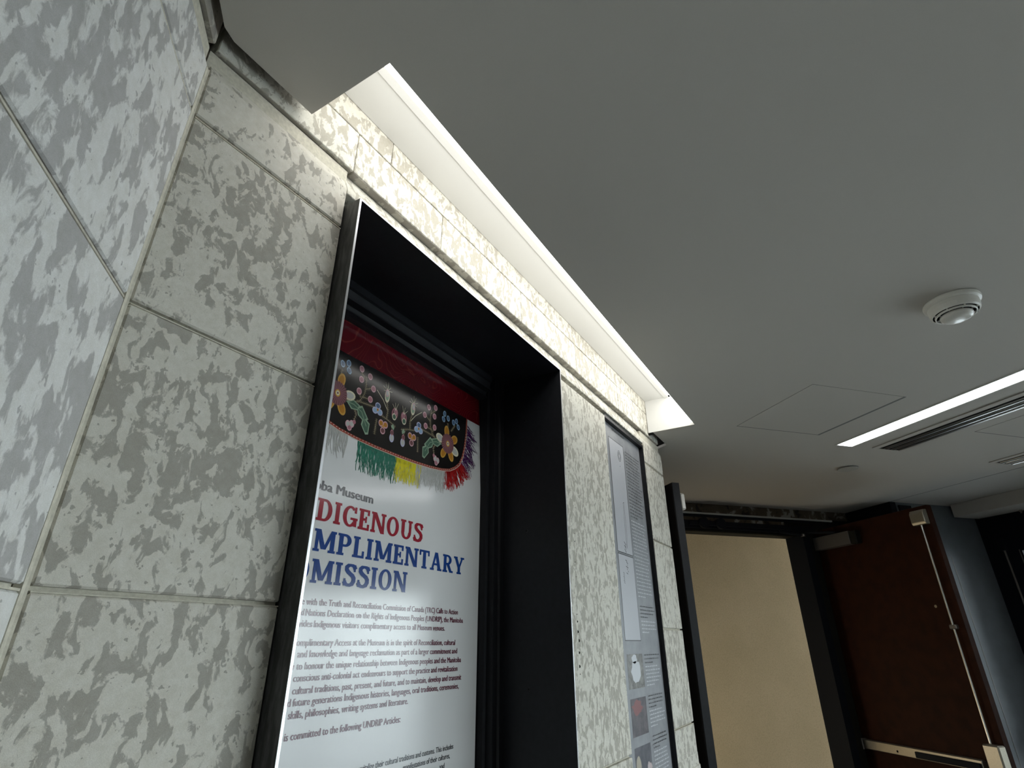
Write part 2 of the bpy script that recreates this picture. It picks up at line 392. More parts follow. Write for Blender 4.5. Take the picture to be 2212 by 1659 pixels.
# black lining of the gap, hung behind the ceiling edge
g = MB(XA)
def wall_strip(mb, p, q, t, z0, z1, m=None):
    p, q = Vector(p), Vector(q); n = Vector((-(q - p).y, (q - p).x)).normalized() * t
    mb.plan([tuple(p), tuple(q), tuple(q + n), tuple(p + n)], z0, z1, m)
wall_strip(g, lpt(-3.6), c1, -0.004, H + 0.016, 1.52)
wall_strip(g, c1, (xc + 0.020, CE), -0.004, H + 0.016, 1.52)
wall_strip(g, (xc + 0.020, CE), (SX0 - 0.006, CE), -0.004, H + 0.016, 1.52)
wall_strip(g, (SX1 + 0.004, CE), (3.536, CE), -0.004, H + 0.016, 1.52)
wall_strip(g, (3.536, CE), (3.60, 1.02), -0.004, H + 0.016, 1.52)
g.build('gap_lining', M_void, ceil)
MB(XA).box(SX1 + 0.002, SX1 + 0.012, CE, YW - 0.001, H - 0.012, 1.5).build('gap_closer', M_void, ceil)
# slot lining
MB(XA).box(SX1 - 0.0012, SX1 + 0.008, SY - 0.0008, CE + 0.029, H + 0.0005, ZT).build('slot_end_panel', M_slot, ceil)
MB(XA).box(SX0 - 0.008, SX0, SY, CE - 0.001, H + 0.0005, ZT).build('slot_end_panel', M_slot, ceil)
MB(XA).box(SX0, SX1, SY - 0.008, SY, H + 0.0005, ZT + 0.02).build('slot_side_panel', M_slot, ceil)
MB(XA).box(SX0, SX1, 0.822, YW - 0.002, ZT, ZT + 0.02).build('slot_top_panel', M_slot, ceil)
MB(AA).box(-3.5, 3.99, 4.832, 4.838, H - 0.0012, H + 0.001).build('ceiling_joint', M_line, ceil)
t = thing('slot_light', P(1.9, 0.76, ZT), 'long bright white light strip in the slot above the limestone wall', 'light')
MB(XA).box(SX0 + 0.002, SX1 - 0.035, 0.690, 0.7935, ZT - 0.002, ZT + 0.012).build('diffuser', M_led, t)
MB(XA).box(SX0 + 0.002, SX1 - 0.002, 0.7945, 0.8215, ZT - 0.004, ZT + 0.016, None, 0.001).build('housing', M_slot, t)
MB(XA).box(SX0 + 0.002, SX1 - 0.035, SY + 0.0005, SY + 0.004, H + 0.003, ZT - 0.01).build('side_diffuser', M_led, t)
MB(XA).box(SX0 + 0.002, SX1 - 0.002, 0.6645, 0.6895, ZT - 0.004, ZT + 0.016, None, 0.001).build('housing', M_slot, t)

# ---- linear ceiling light
t = thing('linear_light', AB(1.7, 3.115, H), 'recessed white linear light beside the slotted vent on the right ceiling', 'light')
MB(AA).box(0.35, 2.778, 3.052, 3.170, H - 0.002, H + 0.012).build('diffuser', M_lin, t)
for d0, d1 in ((3.043, 3.051), (3.171, 3.180)): MB(AA).box(0.33, 2.790, d0, d1, H - 0.005, H + 0.012).build('frame', M_slot, t)
MB(AA).box(2.779, 2.790, 3.0515, 3.1705, H - 0.005, H + 0.012).build('frame', M_slot, t)
MB(AA).box(0.33, 0.345, 3.0515, 3.1705, H - 0.005, H + 0.012).build('frame', M_slot, t)

# ---- vents
def vent(a0, a1, b0, label):
    t = thing('air_vent', AB((a0 + a1) / 2, b0 + 0.11, H), label, 'vent', 'slotted ceiling vents')
    MB(AA).box(a0, a1, b0 - 0.050, b0 - 0.001, H - 0.006, H - 0.0005, None, 0.002).build('flange', M_ceil, t)
    MB(AA).box(a0, a1, b0 + 0.176, b0 + 0.262, H - 0.006, H - 0.0005, None, 0.002).build('flange', M_ceil, t)
    MB(AA).box(a0, a1, b0 - 0.0005, b0 + 0.1755, H - 0.0012, H - 0.0004).build('slot_backing', M_void, t)
    for k in range(2):
        bb = b0 + 0.034 + k * 0.062
        MB(AA).prism([(bb, H - 0.0015), (bb + 0.002, H - 0.006), (bb + 0.014, H - 0.010), (bb + 0.032, H - 0.008), (bb + 0.034, H - 0.0015)], a0 + 0.005, a1 - 0.02).build('blade', M_grille, t)
    MB(AA).prism([(b0 + 0.155, H - 0.0015), (b0 + 0.157, H - 0.008), (b0 + 0.170, H - 0.009), (b0 + 0.175, H - 0.0015)], a0 + 0.005, a1 - 0.02).build('blade', M_grille, t)
    MB(AA).box(a1 - 0.010, a1, b0 - 0.0005, b0 + 0.1755, H - 0.006, H - 0.0015).build('end_cap', M_ceil, t)
vent(0.40, 2.775, 3.385, 'grey slotted air vent right beside the linear light')
vent(0.60, 2.812, 4.500, 'short stretch of slotted air vent at the right picture edge')

# ---- access panels
def panel(a0, a1, b0, b1, label):
    t = thing('access_panel', AB((a0 + a1) / 2, (b0 + b1) / 2, H), label, 'panel', 'ceiling access panels')
    z0, z1 = H - 0.0011, H - 0.0001
    for q in ((a1, a1 + 0.007, b0, b1 + 0.018), (a0, a1, b1, b1 + 0.018), (a0 - 0.0004, a0, b0, b1), (a0, a1, b0 - 0.0004, b0)):
        MB(AA).box(*q, z0, z1).build('open_joint', M_line, t)
    MB(AA).box(a0 + 0.0005, a1 - 0.0005, b0 + 0.0005, b1 - 0.0005, H - 0.0014, H - 0.0003).build('board', M_ceil, t)
panel(2.037, 2.653, 2.184, 2.778, 'square flush access panel near the near end of the linear light')
panel(1.73, 2.343, 3.70, 4.30, 'flush access panel between the two vents at the right edge')

# ---- smoke detector
dc = (2.43, -0.539, H)
t = thing('smoke_detector', P(*dc), 'round white smoke detector on the grey ceiling', 'smoke detector')
MB(XA).lathe(dc, [(0.001, -0.001), (0.092, -0.001), (0.094, -0.006), (0.092, -0.016), (0.084, -0.020), (0.001, -0.020)], n=48).build('base', M_cream, t, smooth=False)
MB(XA).lathe(dc, [(0.001, -0.0205), (0.083, -0.0205), (0.083, -0.036), (0.080, -0.050), (0.0755, -0.056), (0.0735, -0.056), (0.0735, -0.052), (0.001, -0.052)], n=48).build('housing', M_cream, t)
MB(XA).lathe(dc, [(0.001, -0.0525), (0.0730, -0.0525), (0.0730, -0.0545), (0.001, -0.0545)], n=48).build('sensor_chamber', M_void, t)
MB(XA).lathe(dc, [(0.0630, -0.0560), (0.0675, -0.0560), (0.0672, -0.0610), (0.0650, -0.0630), (0.0630, -0.0630), (0.0630, -0.0560)], n=48).build('ring', M_cream, t)
for k in range(8):
    an = k * math.pi / 4 + 0.3
    ux, uy = math.cos(an), math.sin(an); px, py = -uy, ux
    q = [(dc[0] + ux * r + px * w_, dc[1] + uy * r + py * w_) for r, w_ in ((0.052, -0.0014), (0.0733, -0.0014), (0.0733, 0.0014), (0.052, 0.0014))]
    MB(XA).plan(q, H - 0.0600, H - 0.0546).build('rib', M_cream, t)
MB(XA).lathe(dc, [(0.001, -0.0605), (0.0535, -0.0605), (0.0540, -0.068), (0.050, -0.074), (0.038, -0.079), (0.020, -0.0815), (0.001, -0.082)], n=48).build('cap', M_white, t, smooth=True)
# ---- concealed sprinkler plate
sc_ = (4.793, -0.096, H)
t = thing('sprinkler_plate', P(*sc_), 'small round cover plate below the far end of the linear light', 'sprinkler')
MB(XA).lathe(sc_, [(0.001, -0.001), (0.058, -0.001), (0.058, -0.006), (0.001, -0.006)], n=32).build('collar', M_line, t)
MB(XA).lathe(sc_, [(0.001, -0.0065), (0.072, -0.0065), (0.072, -0.010), (0.069, -0.0115), (0.001, -0.012)], n=40).build('plate', M_trimgrey, t)

# ================================================================== DISPLAY CASE IN THE FRONT WALL
CX0, CX1, CZ0, CZ1 = 0.7290, 1.8900, -1.35, 1.0505
CY0, CY1, CP = 0.8950, 1.210, 1.220
T = 0.006
dcse = thing('display_case', P((CX0 + CX1) / 2, 1.0, CZ0), 'deep black steel display case holding a museum admission poster', 'display case')
def sheet(name, *a, m=M_black, edge=True):
    mb = MB(XA); mb.box(*a, m); return mb.build(name, m, dcse)
sheet('left_side', CX0, CX0 + T, CY0 + 0.0015, CY1 + 0.06, CZ0, CZ1 - 0.001, m=M_worn)
sheet('right_side', CX1 - T, CX1, CY0 + 0.0015, CY1 + 0.06, CZ0, CZ1 - 0.001)
sheet('top_side', CX0 + T, CX1 - T, CY0 + 0.0015, CY1 + 0.06, CZ1 - T, CZ1)
sheet('bottom_side', CX0 + T, CX1 - T, CY0 + 0.0015, CY1 + 0.06, CZ0, CZ0 + T)
MB(XA).box(CX0, CX0 + T, CY0, CY0 + 0.0013, CZ0, CZ1).build('front_edge', M_edge, dcse)
MB(XA).box(CX1 - T * 0.6, CX1, CY0, CY0 + 0.0013, CZ0, CZ1).build('front_edge', M_edge, dcse)
MB(XA).box(CX0 + T, CX1 - T, CY0, CY0 + 0.0013, CZ1 - T * .8, CZ1).build('front_edge', M_edge, dcse)
# stepped moulding round the poster: (distance from side, depth)
def mprof(f): return [(0.0, 1.172), (0.026, 1.172), (0.030, 1.180), (0.056, 1.184), (0.060, 1.176), (0.066, 1.176), (0.070, 1.200), (0.086, 1.203), (0.089, 1.196), (0.093, 1.196),
      (0.0980, 1.213), (0.0980, 1.255), (0.0, 1.255)]
for nm, side in (('right_moulding', 1), ('left_moulding', -1)):
    mb = MB(XA)
    mb.plan([((CX1 - T - w_) if side > 0 else (CX0 + T + w_), d) for w_, d in mprof(1)], CZ0 + T, CZ1 - T)
    mb.build(nm, M_black, dcse)
MB(XA).prism([(d, CZ1 - T - w_) for w_, d in mprof(1.5)], CX0 + T + 0.0982, CX1 - T - 0.0982).build('top_moulding', M_black, dcse)
MB(XA).prism([(d, CZ0 + T + w_) for w_, d in mprof(1.0)], CX0 + T + 0.0982, CX1 - T - 0.0982).build('bottom_moulding', M_black, dcse)
MB(XA).box(CX0 + T + 0.0982, CX1 - T - 0.0982, 1.248, 1.255, CZ0 + 0.105, CZ1 - 0.105).build('backing', M_void, dcse)
for zz in (0.850, 0.394, -0.142, -0.68):
    o = MB(XA).tube((CX1 - T - 0.0018, 1.068, zz), (CX1 - T - 0.0002, 1.068, zz), 0.0065, M_black, 12).build('screw', M_black, dcse)
    MB(XA).tube((CX1 - T - 0.0026, 1.068, zz), (CX1 - T - 0.0019, 1.068, zz), 0.0025, M_void, 6).build('screw_socket', M_void, o)
def PF(s_, d, z):                # the sheet bows back a little towards its top
    k = 0.042 if z > 0.53 else 0.006; y = (1.22 - 0.53 * k) / (1 - k * z / 1.22); return P(s_ * y / 1.22, y + d - CP, z * y / 1.22)
PX0, PX1, PZ0, PZ1 = 0.835, 1.7850, -1.24, 0.9340
post = MB(PF).prism([(CP, PZ0), (CP, 0.53), (CP, PZ1), (CP + 0.003, PZ1), (CP + 0.003, 0.53), (CP + 0.003, PZ0)], PX0, PX1).build('poster', I_white, dcse)
post['label'] = 'glossy white poster with dark red band, embroidery picture and lettering'
LY = 0.00022
def py(layer): return CP - 0.0004 - LY * layer
MB(PF).quad([(PX0, py(0), 0.820), (PX1, py(0), 0.820), (PX1, py(0), PZ1), (PX0, py(0), PZ1)]).build('red_band', I_band, post)

# ---- printed embroidery
E_ = MB(PF)
def epoly(pts, m, l): E_.quad([(u, py(l), v) for u, v in pts], m)
def ell(u, v, ru, rv, ang, m, l, n=14):
    c, s_ = math.cos(ang), math.sin(ang)
    epoly([(u + ru * math.cos(t) * c - rv * math.sin(t) * s_, v + ru * math.cos(t) * s_ + rv * math.sin(t) * c) for t in [2 * math.pi * k / n for k in range(n)]], m, l)
def stroke(pts, w_, m, l, w1=None):
    w1 = w_ if w1 is None else w1; n = len(pts); L_, R_ = [], []
    for i, (u, v) in enumerate(pts):
        a = pts[max(0, i - 1)]; b = pts[min(n - 1, i + 1)]
        dx, dy = b[0] - a[0], b[1] - a[1]; q = math.hypot(dx, dy) or 1
        ww = (w_ + (w1 - w_) * i / max(1, n - 1)) / 2
        L_.append((u - dy / q * ww, v + dx / q * ww)); R_.append((u + dy / q * ww, v - dx / q * ww))
    for i in range(n - 1): epoly([L_[i], L_[i + 1], R_[i + 1], R_[i]], m, l)
def curve(p, q, bend, n=7):
    dx, dy = q[0] - p[0], q[1] - p[1]
    return [(p[0] + dx * t - dy * bend * 4 * t * (1 - t), p[1] + dy * t + dx * bend * 4 * t * (1 - t)) for t in [k / n for k in range(n + 1)]]
UC = 1.2866                                     # the embroidered shape is symmetric about this line
right = [(1.6717, 0.8103), (1.6694, 0.7522), (1.6612, 0.695), (1.650, 0.655), (1.633, 0.625), (1.6072, 0.6042), (1.575, 0.588), (1.53, 0.578)]
low = [(1.46, 0.571), (1.3819, 0.5675), (1.2866, 0.5665)]
outl = right + low
full = outl + [(2 * UC - u, v) for u, v in reversed(outl[:-1])]
full[0] = (1.6717, 0.8205); full[-1] = (2 * UC - 1.6717, 0.8205)
PR = PRINT
# fringe strands under the shape
def fringe(u0, u1, n, col, l0, l1, v_at, drift=0.0, wob=0.008, wd=0.0036):
    for k in range(n):
        u = u0 + (u1 - u0) * (k + rnd.random()) / n; v = v_at(u); ln = rnd.uniform(l0, l1)
        pts = []; ph = rnd.uniform(0, 6)
        for j in range(7):
            t_ = j / 6; pts.append((u + drift * t_ + wob * math.sin(ph + t_ * 4.5) * t_ + rnd.uniform(-.0012, .0012), v + 0.006 - ln * t_))
        stroke(pts, wd, PR[col], 1 + (k % 2), wd * 0.6)
def vlow(u):
    uu = UC + abs(u - UC)
    o = sorted([(a, b) for a, b in outl if b < 0.63])
    for (a, b), (c, d) in zip(o[:-1], o[1:]):
        if a <= uu <= c: return b + (d - b) * (uu - a) / max(1e-6, c - a)
    return o[-1][1]
fringe(0.93, 1.075, 60, 'silver', 0.06, 0.10, vlow, 0.004)
fringe(1.120, 1.292, 120, 'green', 0.06, 0.11, vlow, 0.004)
fringe(1.290, 1.392, 85, 'yellow', 0.07, 0.10, vlow, 0.0)
fringe(1.390, 1.556, 90, 'silver', 0.06, 0.10, vlow, -0.002)
fringe(1.395, 1.42, 6, 'yellow', 0.08, 0.10, vlow, 0.0)
for k in range(92):                             # red strands fan out round the corner, purple ones at the side
    t_ = k / 91; u = 1.553 + 0.09 * t_; v = vlow(min(u, 1.632))
    an = -math.pi / 2 + 0.9 * t_ + rnd.uniform(-.25, .25); ln = rnd.uniform(0.05, 0.085)
    stroke(curve((u, v + .004), (u + ln * math.cos(an), v + ln * math.sin(an)), rnd.uniform(-.12, .12), 4), 0.0046, PR['scarlet'], 1 + k % 2, 0.0026)
for k in range(84):
    t_ = k / 83; v = 0.80 - 0.165 * t_; u = 1.668 - 0.028 * max(0, (0.70 - v) / 0.07)
    an = -0.55 + rnd.uniform(-.35, .25); ln = rnd.uniform(0.05, 0.095)
    stroke(curve((u, v), (min(u + ln * math.cos(an), PX1 - 0.006), v + ln * math.sin(an)), rnd.uniform(-.2, .2), 5), 0.0036, PR['purple'], 1 + k % 2, 0.002)
    stroke(curve((2 * UC - u, v), (max(2 * UC - u - ln * .6, PX0 + .005), v + ln * math.sin(an)), rnd.uniform(-.2, .2), 5), 0.0036, PR['purple'], 1 + k % 2, 0.002)
# border rings then black field
def grow(pts, d):
    out = []
    for u, v in pts:
        q = Vector((u - UC, (v - 0.74) * 2.2)); q.normalize(); out.append((u + d * q.x, v + d * q.y if v < 0.812 else v))
    return out
epoly(grow(full, 0.0105), PR['bead'], 3); epoly(grow(full, 0.0085), PR['border'], 4)
epoly(full, I_black, 5)
for i in range(1, len(full) - 2):
    (a, b), (c, d) = grow([full[i]], 0.0035)[0], grow([full[i + 1]], 0.0035)[0]
    n = max(1, int(math.hypot(c - a, d - b) / 0.0115))
    for k in range(n):
        ell(a + (c - a) * k / n, b + (d - b) * k / n, 0.0022, 0.0016, 0, PR['bead'], 6, 6)
def petal(u, v, ru, rv, an, rim, core, l=8):
    ell(u, v, ru, rv, an, PR[rim], l); ell(u, v, ru * 0.72, rv * 0.66, an, PR[core], l + 1)
def both(fn):                                    # right half, mirrored to the left
    fn(lambda u: u, 1); fn(lambda u: 2 * UC - u, -1)
def vine(pts, m='stem', w_=0.003, ticks=True):
    stroke(pts, w_, PR[m], 6)
    if ticks:
        for i in range(len(pts) - 1):
            (a, b), (c, d) = pts[i], pts[i + 1]; q = math.hypot(c - a, d - b); n = max(1, int(q / 0.006))
            for k in range(n):
                x, y = a + (c - a) * k / n, b + (d - b) * k / n; nx, ny = -(d - b) / q, (c - a) / q
                for sgn in (1, -1): stroke([(x, y), (x + (c - a) / q * .004 + sgn * nx * .006, y + (d - b) / q * .004 + sgn * ny * .006)], 0.0013, PR[m], 7)
def half(X, s_):
    X_ = lambda pts: [(X(u), v) for u, v in pts]
    # stems
    vine(X_([(1.520, 0.672), (1.490, 0.676), (1.466, 0.690), (1.451, 0.720), (1.449, 0.750), (1.452, 0.780)]))
    vine(X_([(1.449, 0.735), (1.430, 0.745), (1.420, 0.750)])); vine(X_([(1.452, 0.765), (1.475, 0.785)]))
    vine(X_([(1.46, 0.705), (1.43, 0.707)])); vine(X_([(1.466, 0.70), (1.476, 0.716)]))
    vine(X_([(1.480, 0.684), (1.430, 0.688), (1.400, 0.690)])); vine(X_([(1.388, 0.684), (1.365, 0.672), (1.33, 0.665), (1.300, 0.655)]))
    vine(X_([(1.345, 0.668), (1.342, 0.700), (1.350, 0.725)])); vine(X_([(1.345, 0.70), (1.368, 0.728), (1.40, 0.752)]), 'cream', 0.0022, False)
    vine(X_([(1.388, 0.655), (1.390, 0.63), (1.392, 0.600)]), 'stem'); vine(X_([(1.556, 0.735), (1.553, 0.762)])); vine(X_([(1.575, 0.735), (1.600, 0.768)]))
    vine(X_([(1.49, 0.66), (1.475, 0.64), (1.482, 0.618)]))
    # leaves
    for pts in ([(1.520, 0.668), (1.495, 0.684), (1.463, 0.672), (1.468, 0.655), (1.498, 0.650)],
                [(1.478, 0.664), (1.455, 0.676), (1.424, 0.640), (1.438, 0.625), (1.468, 0.640)],
                [(1.446, 0.645), (1.416, 0.628), (1.418, 0.592), (1.430, 0.588), (1.452, 0.615)]):
        cu = sum(p[0] for p in pts) / 5; cv = sum(p[1] for p in pts) / 5
        epoly(X_(pts), PR['sage'], 7); epoly(X_([(cu + (u - cu) * .74, cv + (v - cv) * .74) for u, v in pts]), PR['leaf'], 8)
    stroke(X_([(1.523, 0.667), (1.49, 0.668), (1.455, 0.655), (1.430, 0.615)]), 0.0022, PR['sage'], 9)
    # big flower
    cu, cv = 1.5577, 0.6802
    for an, ru, rv, r1, c1_ in ((100, .024, .015, 'gold', 'amber'), (35, .022, .017, 'gold', 'amber'), (-22, .026, .017, 'cream', 'silver'), (-62, .024, .015, 'gold', 'amber'),
                               (-118, .023, .015, 'gold', 'amber'), (168, .024, .016, 'cream', 'silver')):
        t_ = math.radians(an); u, v = cu + 0.048 * math.cos(t_), cv + 0.046 * math.sin(t_)
        petal(X(u), v, ru, rv, t_ if s_ > 0 else math.pi - t_, r1, c1_, 7)
    ell(X(cu), cv, 0.037, 0.038, 0, PR['mauve'], 9, 20)
    for k in range(26):
        t_ = k * math.pi / 13
        stroke([(X(cu + .012 * math.cos(t_)), cv + .012 * math.sin(t_)), (X(cu + .040 * math.cos(t_)), cv + .041 * math.sin(t_))], .0012, PR['rose'], 10)
    ell(X(cu), cv, 0.0105, 0.012, 0, PR['gold'], 11); ell(X(cu), cv, 0.007, 0.008, 0, PR['cream'], 12); ell(X(cu), cv, 0.003, 0.0035, 0, PR['mauve'], 13)
    # three lobed blue sprigs
    for grp in ([(1.5308, 0.7919, .5), (1.5537, 0.7805, 2.2), (1.5255, 0.7685, 0)], [(1.6061, 0.7859, 1.0), (1.5878, 0.775, 2.8), (1.619, 0.7657, .2)]):
        for k, (u, v, an) in enumerate(grp): petal(X(u), v, 0.0095, 0.0120, 0.3 * k, 'sky', 'steel', 8)
    # berries
    for u, v in ((1.4366, 0.7846), (1.4753, 0.7959), (1.4167, 0.7486), (1.4717, 0.7606), (1.4253, 0.7085), (1.4755, 0.7184)):
        petal(X(u), v, 0.0108, 0.0118, 0, 'pink', 'rose', 8)
    # blue flower
    for an in (90, 210, 330):
        t_ = math.radians(an); petal(X(1.3889) + 0.0125 * math.cos(t_), 0.6868 + 0.0125 * math.sin(t_), 0.0125, 0.0115, 0, 'lilac', 'steel' if an == 90 else 'sky', 8)
    ell(X(1.3889), 0.6855, 0.0045, 0.005, 0, PR['gold'], 11); ell(X(1.3889), 0.6855, 0.002, 0.002, 0, PR['mauve'], 12)
    # pansy
    for an in (35, 145, 270):
        t_ = math.radians(an); petal(X(1.3575) + 0.0125 * math.cos(t_), 0.6385 + 0.0145 * math.sin(t_), 0.0115, 0.0125, 0, 'pink', 'mauve' if an == 270 else 'amber', 8)
    ell(X(1.3575), 0.639, 0.004, 0.005, 0, PR['gold'], 11)
    # bud with spikes
    petal(X(1.3516), 0.7480, 0.0115, 0.024, 0, 'cream', 'sage', 8); petal(X(1.3535), 0.758, 0.008, 0.014, 0, 'pink', 'silver', 10)
    for du, dv in ((0, .040), (.012, .036), (-.014, .026), (.022, .020), (-.022, .012), (.020, .004)):
        stroke([(X(1.3525), 0.766), (X(1.3525 + du), 0.758 + dv)], .0022, PR['cream'], 9, .0012)
    # opening rose
    petal(X(1.309), 0.700, 0.0150, 0.0215, 0.15 * s_, 'rose', 'mauve', 8); petal(X(1.311), 0.688, 0.0105, 0.0125, 0, 'cream', 'leaf', 10); petal(X(1.306), 0.706, 0.007, 0.011, 0, 'pink', 'rose', 11)
    for du, dv in ((-.010, .040), (.004, .038), (.018, .030)): stroke([(X(1.307), 0.712), (X(1.307 + du), 0.700 + dv)], .002, PR['cream'], 12, .001)
    # hanging drops, heart
    petal(X(1.3135), 0.6124, 0.0110, 0.0150, 0, 'lilac', 'silver', 8); petal(X(1.3144), 0.6310, 0.0075, 0.0100, 0, 'rose', 'mauve', 9)
    stroke(X_([(1.315, .64), (1.322, .656)]), .002, PR['stem'], 7); epoly(X_([(1.285 + .02, .650), (1.312, .662), (1.322, .652), (1.308, .640)]), PR['sage'], 7)
    petal(X(1.489), 0.604, 0.0105, 0.0120, 0, 'pink', 'silver', 8); petal(X(1.504), 0.600, 0.0095, 0.0115, 0, 'pink', 'silver', 8)
    petal(X(1.496), 0.590, 0.0095, 0.0100, 0, 'pink', 'rose', 8); ell(X(1.480), 0.613, 0.0065, 0.007, 0, PR['rose'], 10)
both(half)
emb = E_.build('embroidery_print', None, post)
emb['label'] = 'picture of beaded flower embroidery on black with coloured fringe'

# ---- slab serif capitals drawn as flat shapes
SW, ST, SO = 0.205, 0.115, 0.075
def rect(x0, y0, x1, y1): return [(x0, y0), (x1, y0), (x1, y1), (x0, y1)]
def stem(x, w_=SW, y0=0, y1=1, lo=SO, ro=SO, bot=True, top=True):
    r = [rect(x, y0, x + w_, y1)]
    if bot: r.append(rect(x - lo, y0, x + w_ + ro, y0 + ST))
    if top: r.append(rect(x - lo, y1 - ST, x + w_ + ro, y1))
    return r
def ring(cx, cy, rx, ry, t0, t1, wx=SW, wy=ST, n=18):
    q = []
    for i in range(n):
        a, b = [math.radians(t0 + (t1 - t0) * k / n) for k in (i, i + 1)]
        o = lambda t_: (cx + rx * math.cos(t_), cy + ry * math.sin(t_)); p = lambda t_: (cx + (rx - wx) * math.cos(t_), cy + (ry - wy) * math.sin(t_))
        q.append([p(a), o(a), o(b), p(b)])
    return q
def line(p, q, w_):
    dx = w_ / 2; return [[(p[0] - dx, p[1]), (p[0] + dx, p[1]), (q[0] + dx, q[1]), (q[0] - dx, q[1])]]
def spine(pts, w_):
    out = []; n = len(pts)
    Ls, Rs = [], []
    for i, (x, y) in enumerate(pts):
        a, b = pts[max(0, i - 1)], pts[min(n - 1, i + 1)]; dx, dy = b[0] - a[0], b[1] - a[1]; q = math.hypot(dx, dy)
        ww = w_(dx / q, dy / q) / 2
        Ls.append((x - dy / q * ww, y + dx / q * ww)); Rs.append((x + dy / q * ww, y - dx / q * ww))
    for i in range(n - 1): out.append([Ls[i], Ls[i + 1], Rs[i + 1], Rs[i]])
    return out
S_pts = [(0.60, 0.78), (0.56, 0.87), (0.47, 0.93), (0.35, 0.945), (0.23, 0.92), (0.155, 0.84), (0.16, 0.73), (0.24, 0.64), (0.36, 0.56), (0.49, 0.48), (0.56, 0.38), (0.565, 0.26),
         (0.50, 0.13), (0.37, 0.06), (0.24, 0.065), (0.13, 0.12), (0.08, 0.22)]
G = {
 'I': (0.40, lambda: stem(0.10)),
 'D': (0.80, lambda: stem(0.10, ro=0) + [rect(0.1, 0, 0.42, ST), rect(0.1, 1 - ST, 0.42, 1)] + ring(0.40, 0.5, 0.38, 0.5, -90, 90)),
 'G': (0.80, lambda: ring(0.42, 0.5, 0.39, 0.5, 48, 322) + [rect(0.60, 0.05, 0.60 + SW * .95, 0.44), rect(0.44, 0.34, 0.84, 0.34 + ST), rect(0.64, 0.68, 0.76, 0.98)]),
 'E': (0.68, lambda: stem(0.10, ro=0) + [rect(0.1, 0, 0.66, ST), rect(0.1, 1 - ST, 0.64, 1), rect(0.1, 0.45, 0.48, 0.45 + ST), rect(0.54, 0, 0.66, 0.30), rect(0.52, 0.72, 0.64, 1), rect(0.40, 0.36, 0.50, 0.66)]),
 'N': (0.90, lambda: stem(0.09, 0.15, ro=0.05, top=False) + stem(0.68, 0.15, bot=False) + [rect(0.02, 1 - ST, 0.30, 1)] + line((0.20, 1.0), (0.74, 0.0), 0.23)),
 'O': (0.82, lambda: ring(0.41, 0.5, 0.39, 0.5, 0, 360, n=30)),
 'U': (0.86, lambda: stem(0.10, bot=False, y0=0.36) + stem(0.60, 0.16, bot=False, y0=0.36) + ring(0.43, 0.37, 0.33, 0.37, 180, 360, wx=0.19)),
 'S': (0.68, lambda: spine(S_pts, lambda x, y: 0.115 + 0.10 * min(1, abs(y) * 1.3)) + [rect(0.52, 0.66, 0.63, 0.98), rect(0.04, 0.02, 0.15, 0.34)]),
 'M': (1.06, lambda: stem(0.10, 0.14, top=False) + stem(0.80, SW, ro=SO * .8, top=False) + [rect(0.02, 1 - ST, 0.30, 1), rect(0.80, 1 - ST, 1.06, 1)] + line((0.20, 1), (0.50, 0.12), 0.22) + line((0.88, 1), (0.54, 0.12), 0.15)),
 'P': (0.74, lambda: stem(0.10, top=False) + [rect(0.02, 1 - ST, 0.42, 1), rect(0.2, 0.40, 0.42, 0.40 + ST)] + ring(0.40, 0.70, 0.32, 0.30, -90, 90)),
 'L': (0.66, lambda: stem(0.10) + [rect(0.1, 0, 0.64, ST), rect(0.52, 0, 0.64, 0.34)]),
 'T': (0.74, lambda: stem(0.27, top=False) + [rect(0.02, 1 - ST, 0.72, 1), rect(0.02, 0.70, 0.13, 1), rect(0.61, 0.70, 0.72, 1)]),
 'A': (0.84, lambda: line((0.14, 0.0), (0.40, 1.0), 0.14) + line((0.68, 0.0), (0.42, 1.0), 0.22) + [rect(0.0, 0, 0.28, ST), rect(0.52, 0, 0.84, ST), rect(0.2, 0.28, 0.60, 0.28 + ST)]),
 'R': (0.82, lambda: stem(0.10, top=False) + [rect(0.02, 1 - ST, 0.42, 1), rect(0.2, 0.42, 0.42, 0.42 + ST)] + ring(0.38, 0.71, 0.32, 0.29, -90, 90) + line((0.42, 0.47), (0.66, 0.0), 0.22) + [rect(0.58, 0, 0.82, ST)]),
 'Y': (0.84, lambda: stem(0.32, top=False, y1=0.5) + line((0.42, 0.38), (0.14, 1.0), 0.22) + line((0.44, 0.38), (0.70, 1.0), 0.14) + [rect(0.0, 1 - ST, 0.30, 1), rect(0.54, 1 - ST, 0.84, 1)]),
 'C': (0.76, lambda: ring(0.41, 0.5, 0.39, 0.5, 45, 315) + [rect(0.62, 0.66, 0.73, 0.98)]),
}
def slab(word, anchor, u0, u1, v, cap, m, name):
    adv = 0; pos = []
    for ch in word: pos.append(adv); adv += G[ch][0] + 0.055
    sx = (u1 - u0) / (adv - 0.055 - pos[anchor]); off = u0 - pos[anchor] * sx
    mb = MB(PF); k = 0
    for ch, p in zip(word, pos):
        for poly in G[ch][1]():
            k += 1
            mb.quad([(off + (p + x) * sx, py(1) - 0.00001 * (k % 9), v + y * cap) for x, y in poly], m)
    return mb.build(name, m, post)
slab('INDIGENOUS', 2, 1.0025, 1.4500, 0.3035, 0.0600, I_red, 'title_lettering')
slab('COMPLIMENTARY', 2, 1.0065, 1.6890, 0.2240, 0.0580, I_blue, 'title_lettering')
slab('ADMISSION', 2, 1.0130, 1.3880, 0.1450, 0.0595, I_blue, 'title_lettering')

